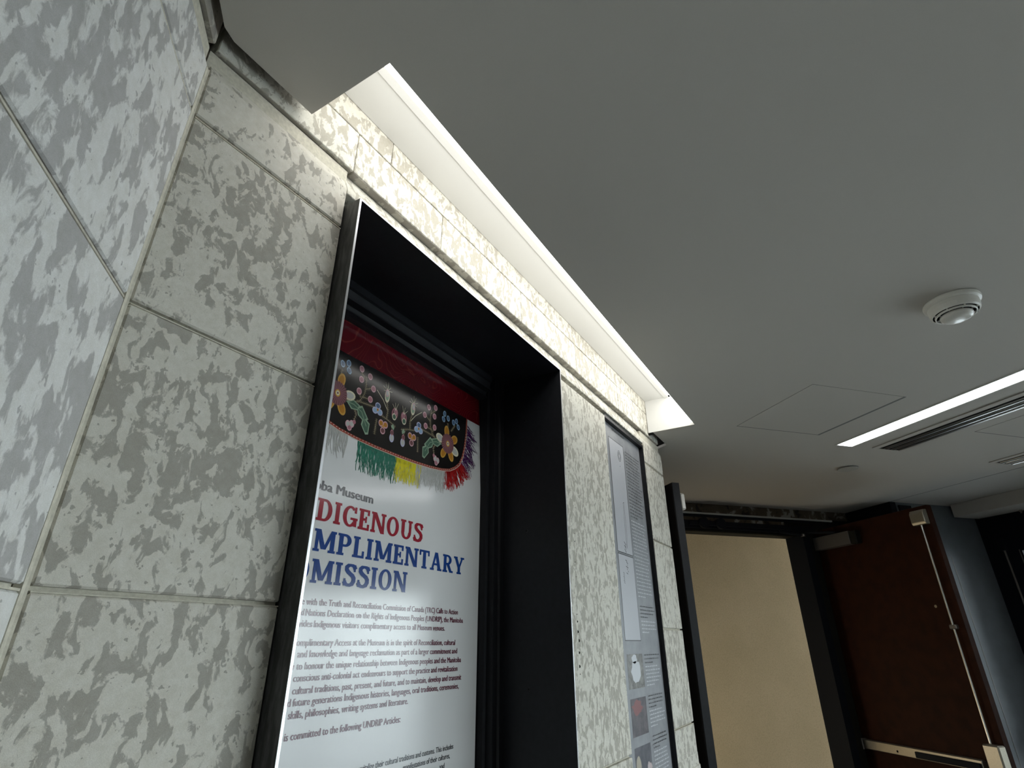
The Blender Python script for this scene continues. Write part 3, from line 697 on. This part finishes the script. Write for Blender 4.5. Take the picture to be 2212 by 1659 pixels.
# ---- body text in the built-in typeface
def text_geom(body, offset=0.0):
    cu = bpy.data.curves.new('tmp', 'FONT'); cu.body = body; cu.offset = offset; cu.resolution_u = 2
    o = bpy.data.objects.new('tmp', cu); C.objects.link(o)
    dg = bpy.context.evaluated_depsgraph_get()
    me = bpy.data.meshes.new_from_object(o.evaluated_get(dg))
    vs = [(v.co.x, v.co.y) for v in me.vertices]; fs = [tuple(p.vertices) for p in me.polygons]
    bpy.data.objects.remove(o); bpy.data.curves.remove(cu); bpy.data.meshes.remove(me)
    return vs, fs
CAPH = max(y for x, y in text_geom('H')[0])
def put(mb, body, u0, u1, v, cap, m, prefix='', bold=0.0004, fr_y=None):
    offset = 0.0
    vs, fs = text_geom(body, offset); x0 = min(p[0] for p in vs); x1 = max(p[0] for p in vs); sx = (u1 - u0) / (x1 - x0); sz = cap / CAPH
    y_ = py(1) if fr_y is None else fr_y
    for j in (-1, 0, 1):
        mb.faces([mb.f(u0 + (x - x0) * sx + j * bold, y_ - 0.00001 * (j + 1), v + y * sz) for x, y in vs], fs, m)
    if prefix:
        vs, fs = text_geom(prefix, offset); xe = max(p[0] for p in vs)
        gap = 0.30 * sx if prefix.endswith(' ') else 0.06 * sx
        pts = [(u0 - gap + (x - xe) * sx, y) for x, y in vs]
        for j in (-1, 0, 1): mb.faces([mb.f(x + j * bold, y_ - 0.00001 * (j + 1), v + y * sz) for x, y in pts], fs, m)
mb = MB(PF); put(mb, 'oba Museum', 0.985, 1.2072, 0.3855, 0.0262, I_grey, 'The Manit', 0.0019); mb.build('museum_name_lettering', I_grey, post)
LN = [('with the Truth and Reconciliation Commission of Canada (TRC) Calls to Action', 1.0141, 1.6621, 0.0920, 'In accordance '),
      ('Nations Declaration on the Rights of Indigenous Peoples (UNDRIP), the Manitoba', 1.0177, 1.6933, 0.0664, 'and United '),
      ('Indigenous visitors complimentary access to all Museum venues.', 1.0487, 1.5923, 0.0402, 'Museum provides '),
      ('omplimentary Access at the Museum is in the spirit of Reconciliation, cultural', 1.0038, 1.6524, -0.0026, 'C'),
      ('and knowledge and language reclamation as part of a larger commitment and', 1.0105, 1.6654, -0.0282, ''),
      ('to honour the unique relationship between Indigenous peoples and the Manitoba', 1.0129, 1.6891, -0.0548, 'opportunity '),
      ('conscious anti-colonial act endeavours to support the practice and revitalization', 1.0088, 1.6709, -0.0805, ''),
      ('cultural traditions, past, present, and future, and to maintain, develop and transmit', 1.0109, 1.6936, -0.1071, ''),
      ('future generations Indigenous histories, languages, oral traditions, ceremonies,', 1.0172, 1.6808, -0.1320, 'and '),
      ('skills, philosophies, writing systems and literature.', 1.0093, 1.4315, -0.1576, ''),
      ('is committed to the following UNDRIP Articles:', 1.0073, 1.4037, -0.2010, 'The Museum ')]
mb = MB(PF)
for s_, u0, u1, v, pre in LN: put(mb, s_, u0, u1, v, 0.0158, I_text, pre, 0.0008)
mb.build('paragraph_lettering', I_text, post)
mb = MB(PF)
put(mb, 'their cultural traditions and customs. This includes', 1.3168, 1.6629, -0.2970, 0.0140, I_grey, 'revitalize ', 0.0004)
put(mb, 'manifestations of their cultures,', 1.4300, 1.6467, -0.3195, 0.0140, I_grey, '', 0.0004)
put(mb, 'and', 1.5960, 1.6208, -0.3420, 0.0140, I_grey, '', 0.0004)
mb.build('article_lettering', I_grey, post)

# ================================================================== INFORMATION BOARD
BX0, BX1, BZ0, BZ1 = 2.5165, 3.1110, -1.35, 1.0780
BY = 0.975
M_board = mat('board_grey', rough=0.4)
def board_mat():
    N, L, b = nodes(M_board); tc = N.new('ShaderNodeTexCoord'); n = noise(N, 12, 5, 0.6); L.new(tc.outputs['Object'], n.inputs['Vector'])
    r = ramp(N, [(0.3, (0.21, 0.22, 0.235)), (0.7, (0.29, 0.30, 0.315))]); L.new(n.outputs['Fac'], r.inputs['Fac']); L.new(r.outputs['Color'], b.inputs['Base Color'])
board_mat()
ib = thing('information_board', P((BX0 + BX1) / 2, BY, BZ0), 'tall narrow grey printed information board set into the limestone wall', 'sign')
bd = MB(XA).box(BX0, BX1 - 0.006, BY, BY + 0.01, BZ0, BZ1 - 0.016).build('board', M_board, ib)
MB(XA).box(BX1 - 0.0055, BX1, 0.9505, BY + 0.012, BZ0, BZ1).build('frame_side', M_black, ib)
MB(XA).box(BX1 - 0.012, BX1 - 0.0056, BY - 0.006, BY - 0.0002, BZ0, BZ1 - .016).build('frame_lip', M_black, ib)
MB(XA).box(BX0, BX1 - 0.006, 0.953, BY + 0.012, BZ1 - 0.0155, BZ1).build('frame_top', M_black, ib)
I_panel = mat('board_light_panel', (0.44, 0.45, 0.48), 0.4); I_bk = mat('board_black_ink', (0.035, 0.037, 0.04), 0.4); I_wh = mat('board_white_ink', (0.62, 0.64, 0.67), 0.4)
by = lambda l: BY - 0.0004 - 0.0003 * l
def brect(name, x0, x1, z0, z1, m, l=0, par=bd): return MB(XA).quad([(x0, by(l), z0), (x1, by(l), z0), (x1, by(l), z1), (x0, by(l), z1)]).build(name, m, par)
for z0, z1 in ((0.405, 0.985), (0.014, 0.392)):
    brect('panel_outline', 2.603, 2.819, z0 - .004, z1 + .004, I_bk, 0); brect('light_panel', 2.608, 2.814, z0, z1, I_panel, 1)
# faint drawings on the light panels: a long pipe shape with an oval head
d = MB(XA)
def dstroke(pts, w_):
    for (a, b), (c, e) in zip(pts[:-1], pts[1:]):
        q = math.hypot(c - a, e - b) or 1; nx, nz = -(e - b) / q * w_ / 2, (c - a) / q * w_ / 2
        d.quad([(a + nx, by(2), b + nz), (c + nx, by(2), e + nz), (c - nx, by(2), e - nz), (a - nx, by(2), b - nz)])
for k in range(3):
    dstroke([(2.745 + (.022 - .005 * k) * math.cos(t_), 0.915 + (.030 - .008 * k) * math.sin(t_)) for t_ in [i * math.pi / 7 for i in range(15)]], 0.0025)
dstroke([(2.742, 0.86), (2.746, 0.855)], 0.004)
dstroke([(2.738, 0.66), (2.750, 0.665), (2.752, 0.50), (2.738, 0.43), (2.732, 0.50), (2.738, 0.66)], 0.0025)
for k in range(9): dstroke([(2.700 + .009 * (k % 3), 0.46 - .006 * k), (2.716 + .008 * (k % 2), 0.452 - .006 * k)], 0.0035)
for k in range(7): dstroke([(2.70 + .011 * (k % 3), 0.372 - .010 * k), (2.72 + .01 * (k % 2), 0.366 - .010 * k)], 0.004)
for k in range(6): dstroke([(2.655 + .004 * (k % 2), 0.31 - .009 * k), (2.668, 0.304 - .009 * k)], 0.004)
d.build('drawing_lines', I_bk, bd)['kind'] = 'stuff'
def rows(name, x0, x1, z1, n, pitch, m, hgt=0.0062, cols=1.0):
    mb = MB(XA)
    for i in range(n):
        x = x0; z = z1 - i * pitch; end = x0 + (x1 - x0) * rnd.uniform(0.82, 1.0) * (cols if i < n - 1 else 0.5)
        while x < end:
            wl_ = rnd.uniform(0.010, 0.036); xe = min(x + wl_, end)
            k = max(1, int((xe - x) / 0.0045))
            for j in range(k):           # letter-sized marks
                a = x + (xe - x) * j / k; hh = hgt * rnd.choice((0.7, 0.7, 1.0))
                mb.quad([(a, by(1), z), (a + (xe - x) / k * .72, by(1), z), (a + (xe - x) / k * .72, by(1), z + hh), (a, by(1), z + hh)])
            x = xe + 0.006
    mb.build(name, m, bd)['kind'] = 'stuff'
rows('text_lines', 2.66, 3.075, 1.040, 1, 0.02, I_bk, 0.013); rows('text_lines', 2.615, 3.085, 1.018, 1, 0.02, I_wh, 0.0004)
rows('text_lines', 2.842, 3.080, 0.965, 21, 0.0178, I_bk); rows('text_lines', 2.842, 3.080, 0.585, 22, 0.0178, I_wh)
rows('text_lines', 2.850, 3.080, 0.165, 4, 0.0165, I_bk); rows('text_lines', 2.850, 3.080, 0.096, 4, 0.0165, I_wh)
rows('text_lines', 2.845, 3.080, -0.053, 3, 0.0165, I_bk); rows('text_lines', 2.845, 3.070, -0.103, 6, 0.0155, I_wh)
rows('text_lines', 2.845, 3.080, -0.225, 4, 0.0150, I_bk); rows('text_lines', 2.845, 3.070, -0.286, 5, 0.0150, I_wh)
rows('text_lines', 2.855, 3.080, -0.385, 4, 0.0150, I_bk); rows('text_lines', 2.855, 3.080, -0.446, 8, 0.0150, I_wh)
def photo_mat(name, stops, sc):
    m = mat(name, rough=0.35); N, L, b = nodes(m); tc = N.new('ShaderNodeTexCoord'); n = noise(N, sc, 5, 0.65, 0.8); L.new(tc.outputs['Object'], n.inputs['Vector'])
    r = ramp(N, stops); L.new(n.outputs['Fac'], r.inputs['Fac']); L.new(r.outputs['Color'], b.inputs['Base Color']); return m
Ph1 = photo_mat('photo_gravel', [(0.3, (0.06, 0.06, 0.055)), (0.7, (0.30, 0.29, 0.27))], 30)
Ph2 = photo_mat('photo_thicket', [(0.3, (0.03, 0.028, 0.04)), (0.7, (0.13, 0.11, 0.12))], 26)
Ph3 = photo_mat('photo_dusk', [(0.3, (0.04, 0.045, 0.06)), (0.7, (0.12, 0.12, 0.14))], 20)
def blob(name, cx, cz, rx, rz, m, l=2, n=16, jag=0.15, par=bd):
    MB(XA).quad([(cx + rx * math.cos(t_) * (1 + rnd.uniform(-jag, jag)), by(l), cz + rz * math.sin(t_) * (1 + rnd.uniform(-jag, jag))) for t_ in [i * 2 * math.pi / n for i in range(n)]]).build(name, m, par)
brect('photo_print', 2.608, 2.815, -0.183, -0.044, Ph1, 1); blob('pale_rock', 2.712, -0.115, 0.062, 0.048, mat('photo_white', (0.55, 0.57, 0.60), 0.4)); blob('pale_rock', 2.70, -0.065, 0.035, 0.018, bpy.data.materials['photo_white'])
brect('photo_print', 2.607, 2.808, -0.362, -0.220, Ph2, 1); blob('red_foliage', 2.685, -0.260, 0.062, 0.028, mat('photo_red', (0.20, 0.06, 0.06), 0.4), jag=0.4)
brect('photo_print', 2.608, 2.814, -0.56, -0.400, Ph3, 1); blob('pale_oval', 2.645, -0.470, 0.030, 0.040, mat('photo_tan', (0.38, 0.34, 0.26), 0.4), jag=0.03); blob('pale_rock', 2.775, -0.49, 0.03, 0.02, mat('photo_pink', (0.5, 0.42, 0.42), 0.4), jag=0.3)

# ================================================================== FAR END: DOORWAY WALL AND DOORS
WB = 4.530
wfar = structure(MB(AA).box(WB, WB + 0.14, 0.45, 2.03, FL, H).box(WB, WB + 0.14, 4.36, 4.85, FL, H).box(WB, WB + 0.14, 2.03, 4.36, 0.937, H).build('wall_far', M_jamb))
structure(wfar, 'dark wall around the open double doorway at the far end', 'wall')
MB(AA).box(WB - 0.006, WB - 0.0005, 2.1, 4.83, 1.115, H - 0.001).build('peeled_paint_band', M_peel, wfar)
MB(AA).box(WB - 0.020, WB - 0.0005, 2.1, 4.63, 1.096, 1.113, None, 0.002).build('rail', M_trimgrey, wfar)
MB(AA).box(WB - 0.010, WB - 0.0005, 2.1, 4.36, 1.070, 1.0955).build('rail', M_navyd, wfar)
MB(AA).box(WB - 0.008, WB - 0.0005, 2.1, 4.05, 1.034, 1.0695).build('rail', M_peel, wfar)
MB(AA).box(WB - 0.035, WB - 0.0005, 2.1, 4.36, 0.962, 1.0335, None, 0.003).build('rail', M_navyd, wfar)
MB(AA).box(WB - 0.012, WB - 0.0005, 2.1, 4.36, 0.940, 0.9615).build('rail', M_jamb, wfar)
MB(XA).box(3.44, 3.60, 1.19, 2.95, FL, H).build('pier_return', M_roomwall, wfar)
# jambs of the doorway
MB(AA).box(WB - 0.09, WB + 0.14, 4.160, 4.235, FL, 0.955).build('jamb', M_navyd, wfar)
MB(AA).box(WB - 0.07, WB + 0.14, 4.2355, 4.325, FL, 0.955).build('jamb', M_jamb, wfar)
MB(AA).box(WB - 0.09, WB + 0.14, 2.035, 2.095, FL, 0.955).build('jamb', M_navyd, wfar)
# two round closer bosses and the hold-open arms hung under the header
hw = thing('door_holder', AB(WB - 0.04, 3.2, 1.0), 'black overhead door hardware with round bosses under the doorway header', 'door hardware')
MB(AA).box(WB - 0.060, WB - 0.0355, 2.96, 4.10, 0.985, 1.022, None, 0.003).build('track', M_navyd, hw)
for bb in (3.100, 3.280):
    MB(AA).tube((WB - 0.0615, bb, 1.005), (WB - 0.085, bb, 1.005), 0.050, M_navyd, 16).build('boss', M_navyd, hw)
MB(AA).tube((WB - 0.062, 3.93, 0.985), (WB - 0.09, 3.93, 0.945), 0.010, M_navyd, 8).build('arm_link', M_navyd, hw)
MB(AA).tube((WB - 0.09, 3.925, 0.952), (WB - 0.16, 4.09, 0.920), 0.011, M_navyd, 8).build('arm_link', M_navyd, hw)
MB(AA).lathe((4.40 * CA + 4.09 * SA, 4.40 * SA - 4.09 * CA, 0.920), [(0.001, 0.01), (0.020, 0.01), (0.020, -0.012), (0.001, -0.012)], n=12).build('arm_pivot', M_alud, hw) if False else \
    MB(XA).lathe((4.37 * CA + 4.10 * SA, 4.37 * SA - 4.10 * CA, 0.920), [(0.001, 0.01), (0.020, 0.01), (0.020, -0.012), (0.001, -0.012)], n=12).build('arm_pivot', M_alud, hw)
# red-brown door leaf, held open
DB = 4.360
d1 = structure(MB(AA).box(3.310, 4.500, DB, DB + 0.050, FL + 0.01, 0.990, None, 0.002).build('door_1', M_door))
structure(d1, 'red-brown door leaf standing open, with panic bar and vertical rod', 'door')
cl = MB(AA).box(4.045, 4.498, DB - 0.070, DB - 0.0005, 0.798, 0.914, None, 0.003).build('door_closer', M_closer, d1)
MB(AA).box(3.975, 4.0445, DB - 0.066, DB - 0.0005, 0.796, 0.908, None, 0.006).build('end_cap', M_jamb, cl)
MB(AA).box(4.16, 4.49, DB - 0.058, DB - 0.020, 0.9145, 0.922).build('closer_arm', M_navyd, cl)
MB(AA).tube((4.20, DB - 0.04, 0.926), (4.50, DB - 0.16, 0.972), 0.012, M_navyd, 8).build('closer_arm', M_navyd, cl)
MB(AA).box(4.494, 4.50, DB - 0.012, DB - 0.0005, FL + 0.02, 0.78).build('hinge_strip', M_void, d1)
lb = MB(AA); lb.prism([(DB - 0.0005, 0.842), (DB - 0.040, 0.842), (DB - 0.050, 0.862), (DB - 0.050, 0.930), (DB - 0.036, 0.956), (DB - 0.0005, 0.960)], 3.318, 3.437, None, 0.003)
lb.build('top_latch_case', M_alu, d1)
MB(AA).tube((3.380, DB - 0.022, 0.842), (3.380, DB - 0.022, -0.64), 0.0085, M_chrome, 10).build('latch_rod', M_alu, d1)
gd = MB(AA).box(3.352, 3.408, DB - 0.034, DB - 0.0005, 0.085, 0.118, None, 0.006).build('rod_guide', M_alud, d1)
MB(AA).tube((3.482, DB - 0.0005, 0.248), (3.482, DB - 0.006, 0.248), 0.011, M_chrome, 14).build('peephole', M_alu, d1)
bar = MB(AA).box(3.46, 4.448, DB - 0.050, DB - 0.0005, -0.800, -0.733, None, 0.004).build('panic_bar', M_alu, d1)
MB(AA).box(3.470, 3.960, DB - 0.066, DB - 0.0505, -0.792, -0.752, None, 0.003).build('push_pad', M_navyd, bar)
MB(AA).box(4.449, 4.466, DB - 0.054, DB - 0.0005, -0.808, -0.728, None, 0.003).build('end_cap', M_alud, bar)
MB(AA).tube((4.125, DB - 0.0505, -0.775), (4.125, DB - 0.052, -0.775), 0.008, M_void, 10).build('dogging_hole', M_void, bar)
MB(AA).box(3.300, 3.412, DB - 0.070, DB - 0.0005, -0.90, -0.628, None, 0.008).build('latch_case', M_alu, d1)
# dark leaf on the left, seen on its edge
d2 = structure(MB(AA).box(3.222, 4.500, 2.035, 2.0895, FL + 0.01, 0.985, None, 0.002).build('door_2', M_doordk))
structure(d2, 'dark door leaf standing open edge-on beside the limestone pier', 'door')
MB(AA).box(3.2155, 3.2215, 2.036, 2.0885, FL + 0.01, 0.984, None, 0.001).build('edge_plate', M_black, d2)
MB(AA).box(3.223, 3.33, 2.0905, 2.128, 0.806, 0.918, None, 0.008).build('top_latch_case', M_white, d2)
MB(AA).tube((3.28, 2.112, 0.806), (3.28, 2.112, -0.8), 0.008, M_alud, 8).build('latch_rod', M_alud, d2)
# sand coloured wall in the room beyond
wb = structure(MB(AA).box(5.35, 5.45, 0.3, 6.5, FL, 2.0).build('wall_beyond', M_beige))
structure(wb, 'sand coloured textured wall seen through the open doorway', 'wall')
MB(AA).box(WB + 0.14, 5.36, 0.3, 6.5, 1.9, 1.95).build('ceiling_beyond', M_roomwall, wb)
structure(MB(AA).box(WB + 0.145, 5.345, 0.25, 0.3, FL, 1.9).box(WB + 0.145, 5.345, 6.5, 6.55, FL, 1.9).build('wall_beyond_side', M_beige), 'side walls of the room behind the doorway', 'wall')
# lamp of the room beyond
la = bpy.data.lights.new('room_lamp', 'AREA'); la.energy = WARM_POWER; la.size = 0.5; la.color = (1.0, 0.90, 0.72)
lo = bpy.data.objects.new('room_lamp', la); C.objects.link(lo); lo.location = AB(4.85, 2.15, -0.9)
lo.rotation_euler = (AB(5.35, 3.4, -0.5) - lo.location).to_track_quat('-Z', 'Y').to_euler()
tag(lo, 'warm lamp of the room behind the dark door leaf', 'lamp')

# ================================================================== ENTRANCE CORNER (right)
ws = structure(MB(AA).box(4.004, WB - 0.001, 4.8345, 4.90, FL, H - 0.0005).build('wall_side', M_navyd))
structure(ws, 'dark side wall behind the red-brown door', 'wall')
we = structure(MB(AA).box(4.004, 4.10, 4.9005, 6.4, FL, H - 0.0005).build('wall_entrance', M_navy))
structure(we, 'blue-grey painted wall between the red-brown door and the entrance', 'wall')
MB(AA).box(3.997, 4.0035, 5.290, 5.372, FL, 1.08).build('cover_strip', M_navy, we)
MB(AA).box(3.9945, 3.9968, 5.3715, 5.3745, FL, 0.72).build('corner_bead', M_alud, we)
MB(AA).box(3.985, 4.0035, 4.92, 5.06, FL, 1.17).build('dark_post', M_navyd, we)
tb = structure(MB(AA).box(-3.5, 3.960, 5.525, 5.838, 1.081, H - 0.0005, None, 0.002).build('trim_1', M_ceil))
structure(tb, 'beige bulkhead beam under the ceiling above the entrance', 'beam')
sp = thing('sprinkler', AB(3.45, 5.75, 1.08), 'tiny metal sprinkler head under the beige bulkhead', 'sprinkler')
MB(AA).tube((3.55, 5.79, 1.080), (3.55, 5.79, 1.066), 0.014, M_alu, 12).build('cup', M_alu, sp)
MB(AA).tube((3.55, 5.79, 1.066), (3.55, 5.79, 1.050), 0.006, M_chrome, 8, 0.009).build('nozzle', M_chrome, sp)
# right wall: glazed entrance seen almost edge-on
RB = 5.850
G_ = MB(AA)
def solid(a0, a1, z0, z1): G_.box(a0, a1, RB, RB + 0.06, z0, z1)
solid(-3.5, 4.003, 0.750, H - 0.0005); solid(-3.5, 4.003, FL, -1.62); solid(3.700, 4.003, -1.62, 0.75); solid(2.20, 3.15, -1.62, 0.75); solid(-3.5, 2.20, 0.60, 0.7495)
WIN = [(3.15, 3.70), (1.12, 2.20), (-0.05, 1.05), (-1.22, -0.12), (-2.39, -1.29)]
solid(1.05, 1.12, -1.62, .75); solid(-0.12, -0.05, -1.62, .75); solid(-1.29, -1.22, -1.62, .75); solid(-3.5, -2.39, -1.62, .75)
wr = structure(G_.build('wall_right', M_navyd)); structure(wr, 'dark steel glazed entrance front at the right edge', 'wall')
for k, (a0, a1) in enumerate(WIN):
    o = structure(MB(AA).box(a0 + 0.001, a1 - 0.001, RB + 0.026, RB + 0.030, -1.619, 0.749 if k == 0 else 0.599).build('window_%d' % (k + 1), M_glass))
    structure(o, 'clear glass pane of the entrance door at the right edge' if k == 0 else 'clear glass pane number %d of the entrance front, right of the picture' % (k + 1), 'window')
    lp = bpy.data.lights.new('window_portal', 'AREA'); lp.shape = 'RECTANGLE'; lp.size = (a1 - a0) * S; lp.size_y = 2.37 * S; lp.cycles.is_portal = True
    po = bpy.data.objects.new('window_portal_%d' % (k + 1), lp); C.objects.link(po); po.location = AB((a0 + a1) / 2, RB + 0.10, -0.435)
    nrm = AB(0, -1, 0) - AB(0, 0, 0); po.rotation_euler = nrm.to_track_quat('-Z', 'Z').to_euler()
MB(AA).tube((3.83, RB - 0.02, 0.885), (3.83, RB - 0.02, -0.75), 0.008, M_alud, 8).build('latch_rod', M_alud, wr)
MB(AA).box(3.80, 3.86, RB - 0.04, RB - 0.0005, 0.765, 0.885, None, 0.004).build('rod_case', M_navyd, wr)
MB(AA).box(3.715, 3.722, RB - 0.006, RB - 0.0005, -1.6, 0.76).build('glazing_bead', M_alud, wr)
MB(AA).box(2.75, 3.86, RB - 0.08, RB - 0.02, -0.80, -0.70, None, 0.004).build('push_bar', M_navyd, wr)
# rest of the room, out of view
structure(MB(AA).box(-3.70, -3.60, LB - 0.3, 6.0, FL, 1.5).build('wall_back', M_roomwall), 'painted wall behind the camera', 'wall')
structure(MB(AA).box(-3.7, 7.0, LB - 0.3, 6.4, FL - 0.03, FL).build('floor', M_floor), 'dark tiled floor, out of view', 'floor')
structure(MB(AA).box(-30, 30, 6.42, 60, FL - 0.10, FL - 0.05).build('pavement_outside', M_ground), 'grey pavement outside the entrance', 'ground')

for o, W, p in bpy_fix:
    o.parent = p; o.matrix_parent_inverse = Matrix.Identity(4)
    o.matrix_basis = p.matrix_basis.inverted() @ W if p.parent is None else o.matrix_basis
done = {}
def world(o):
    return done.get(o.name) or (o.matrix_basis.copy() if o.parent is None else world(o.parent) @ o.matrix_basis)
for o, W, p in bpy_fix:
    o.matrix_basis = world(p).inverted() @ W
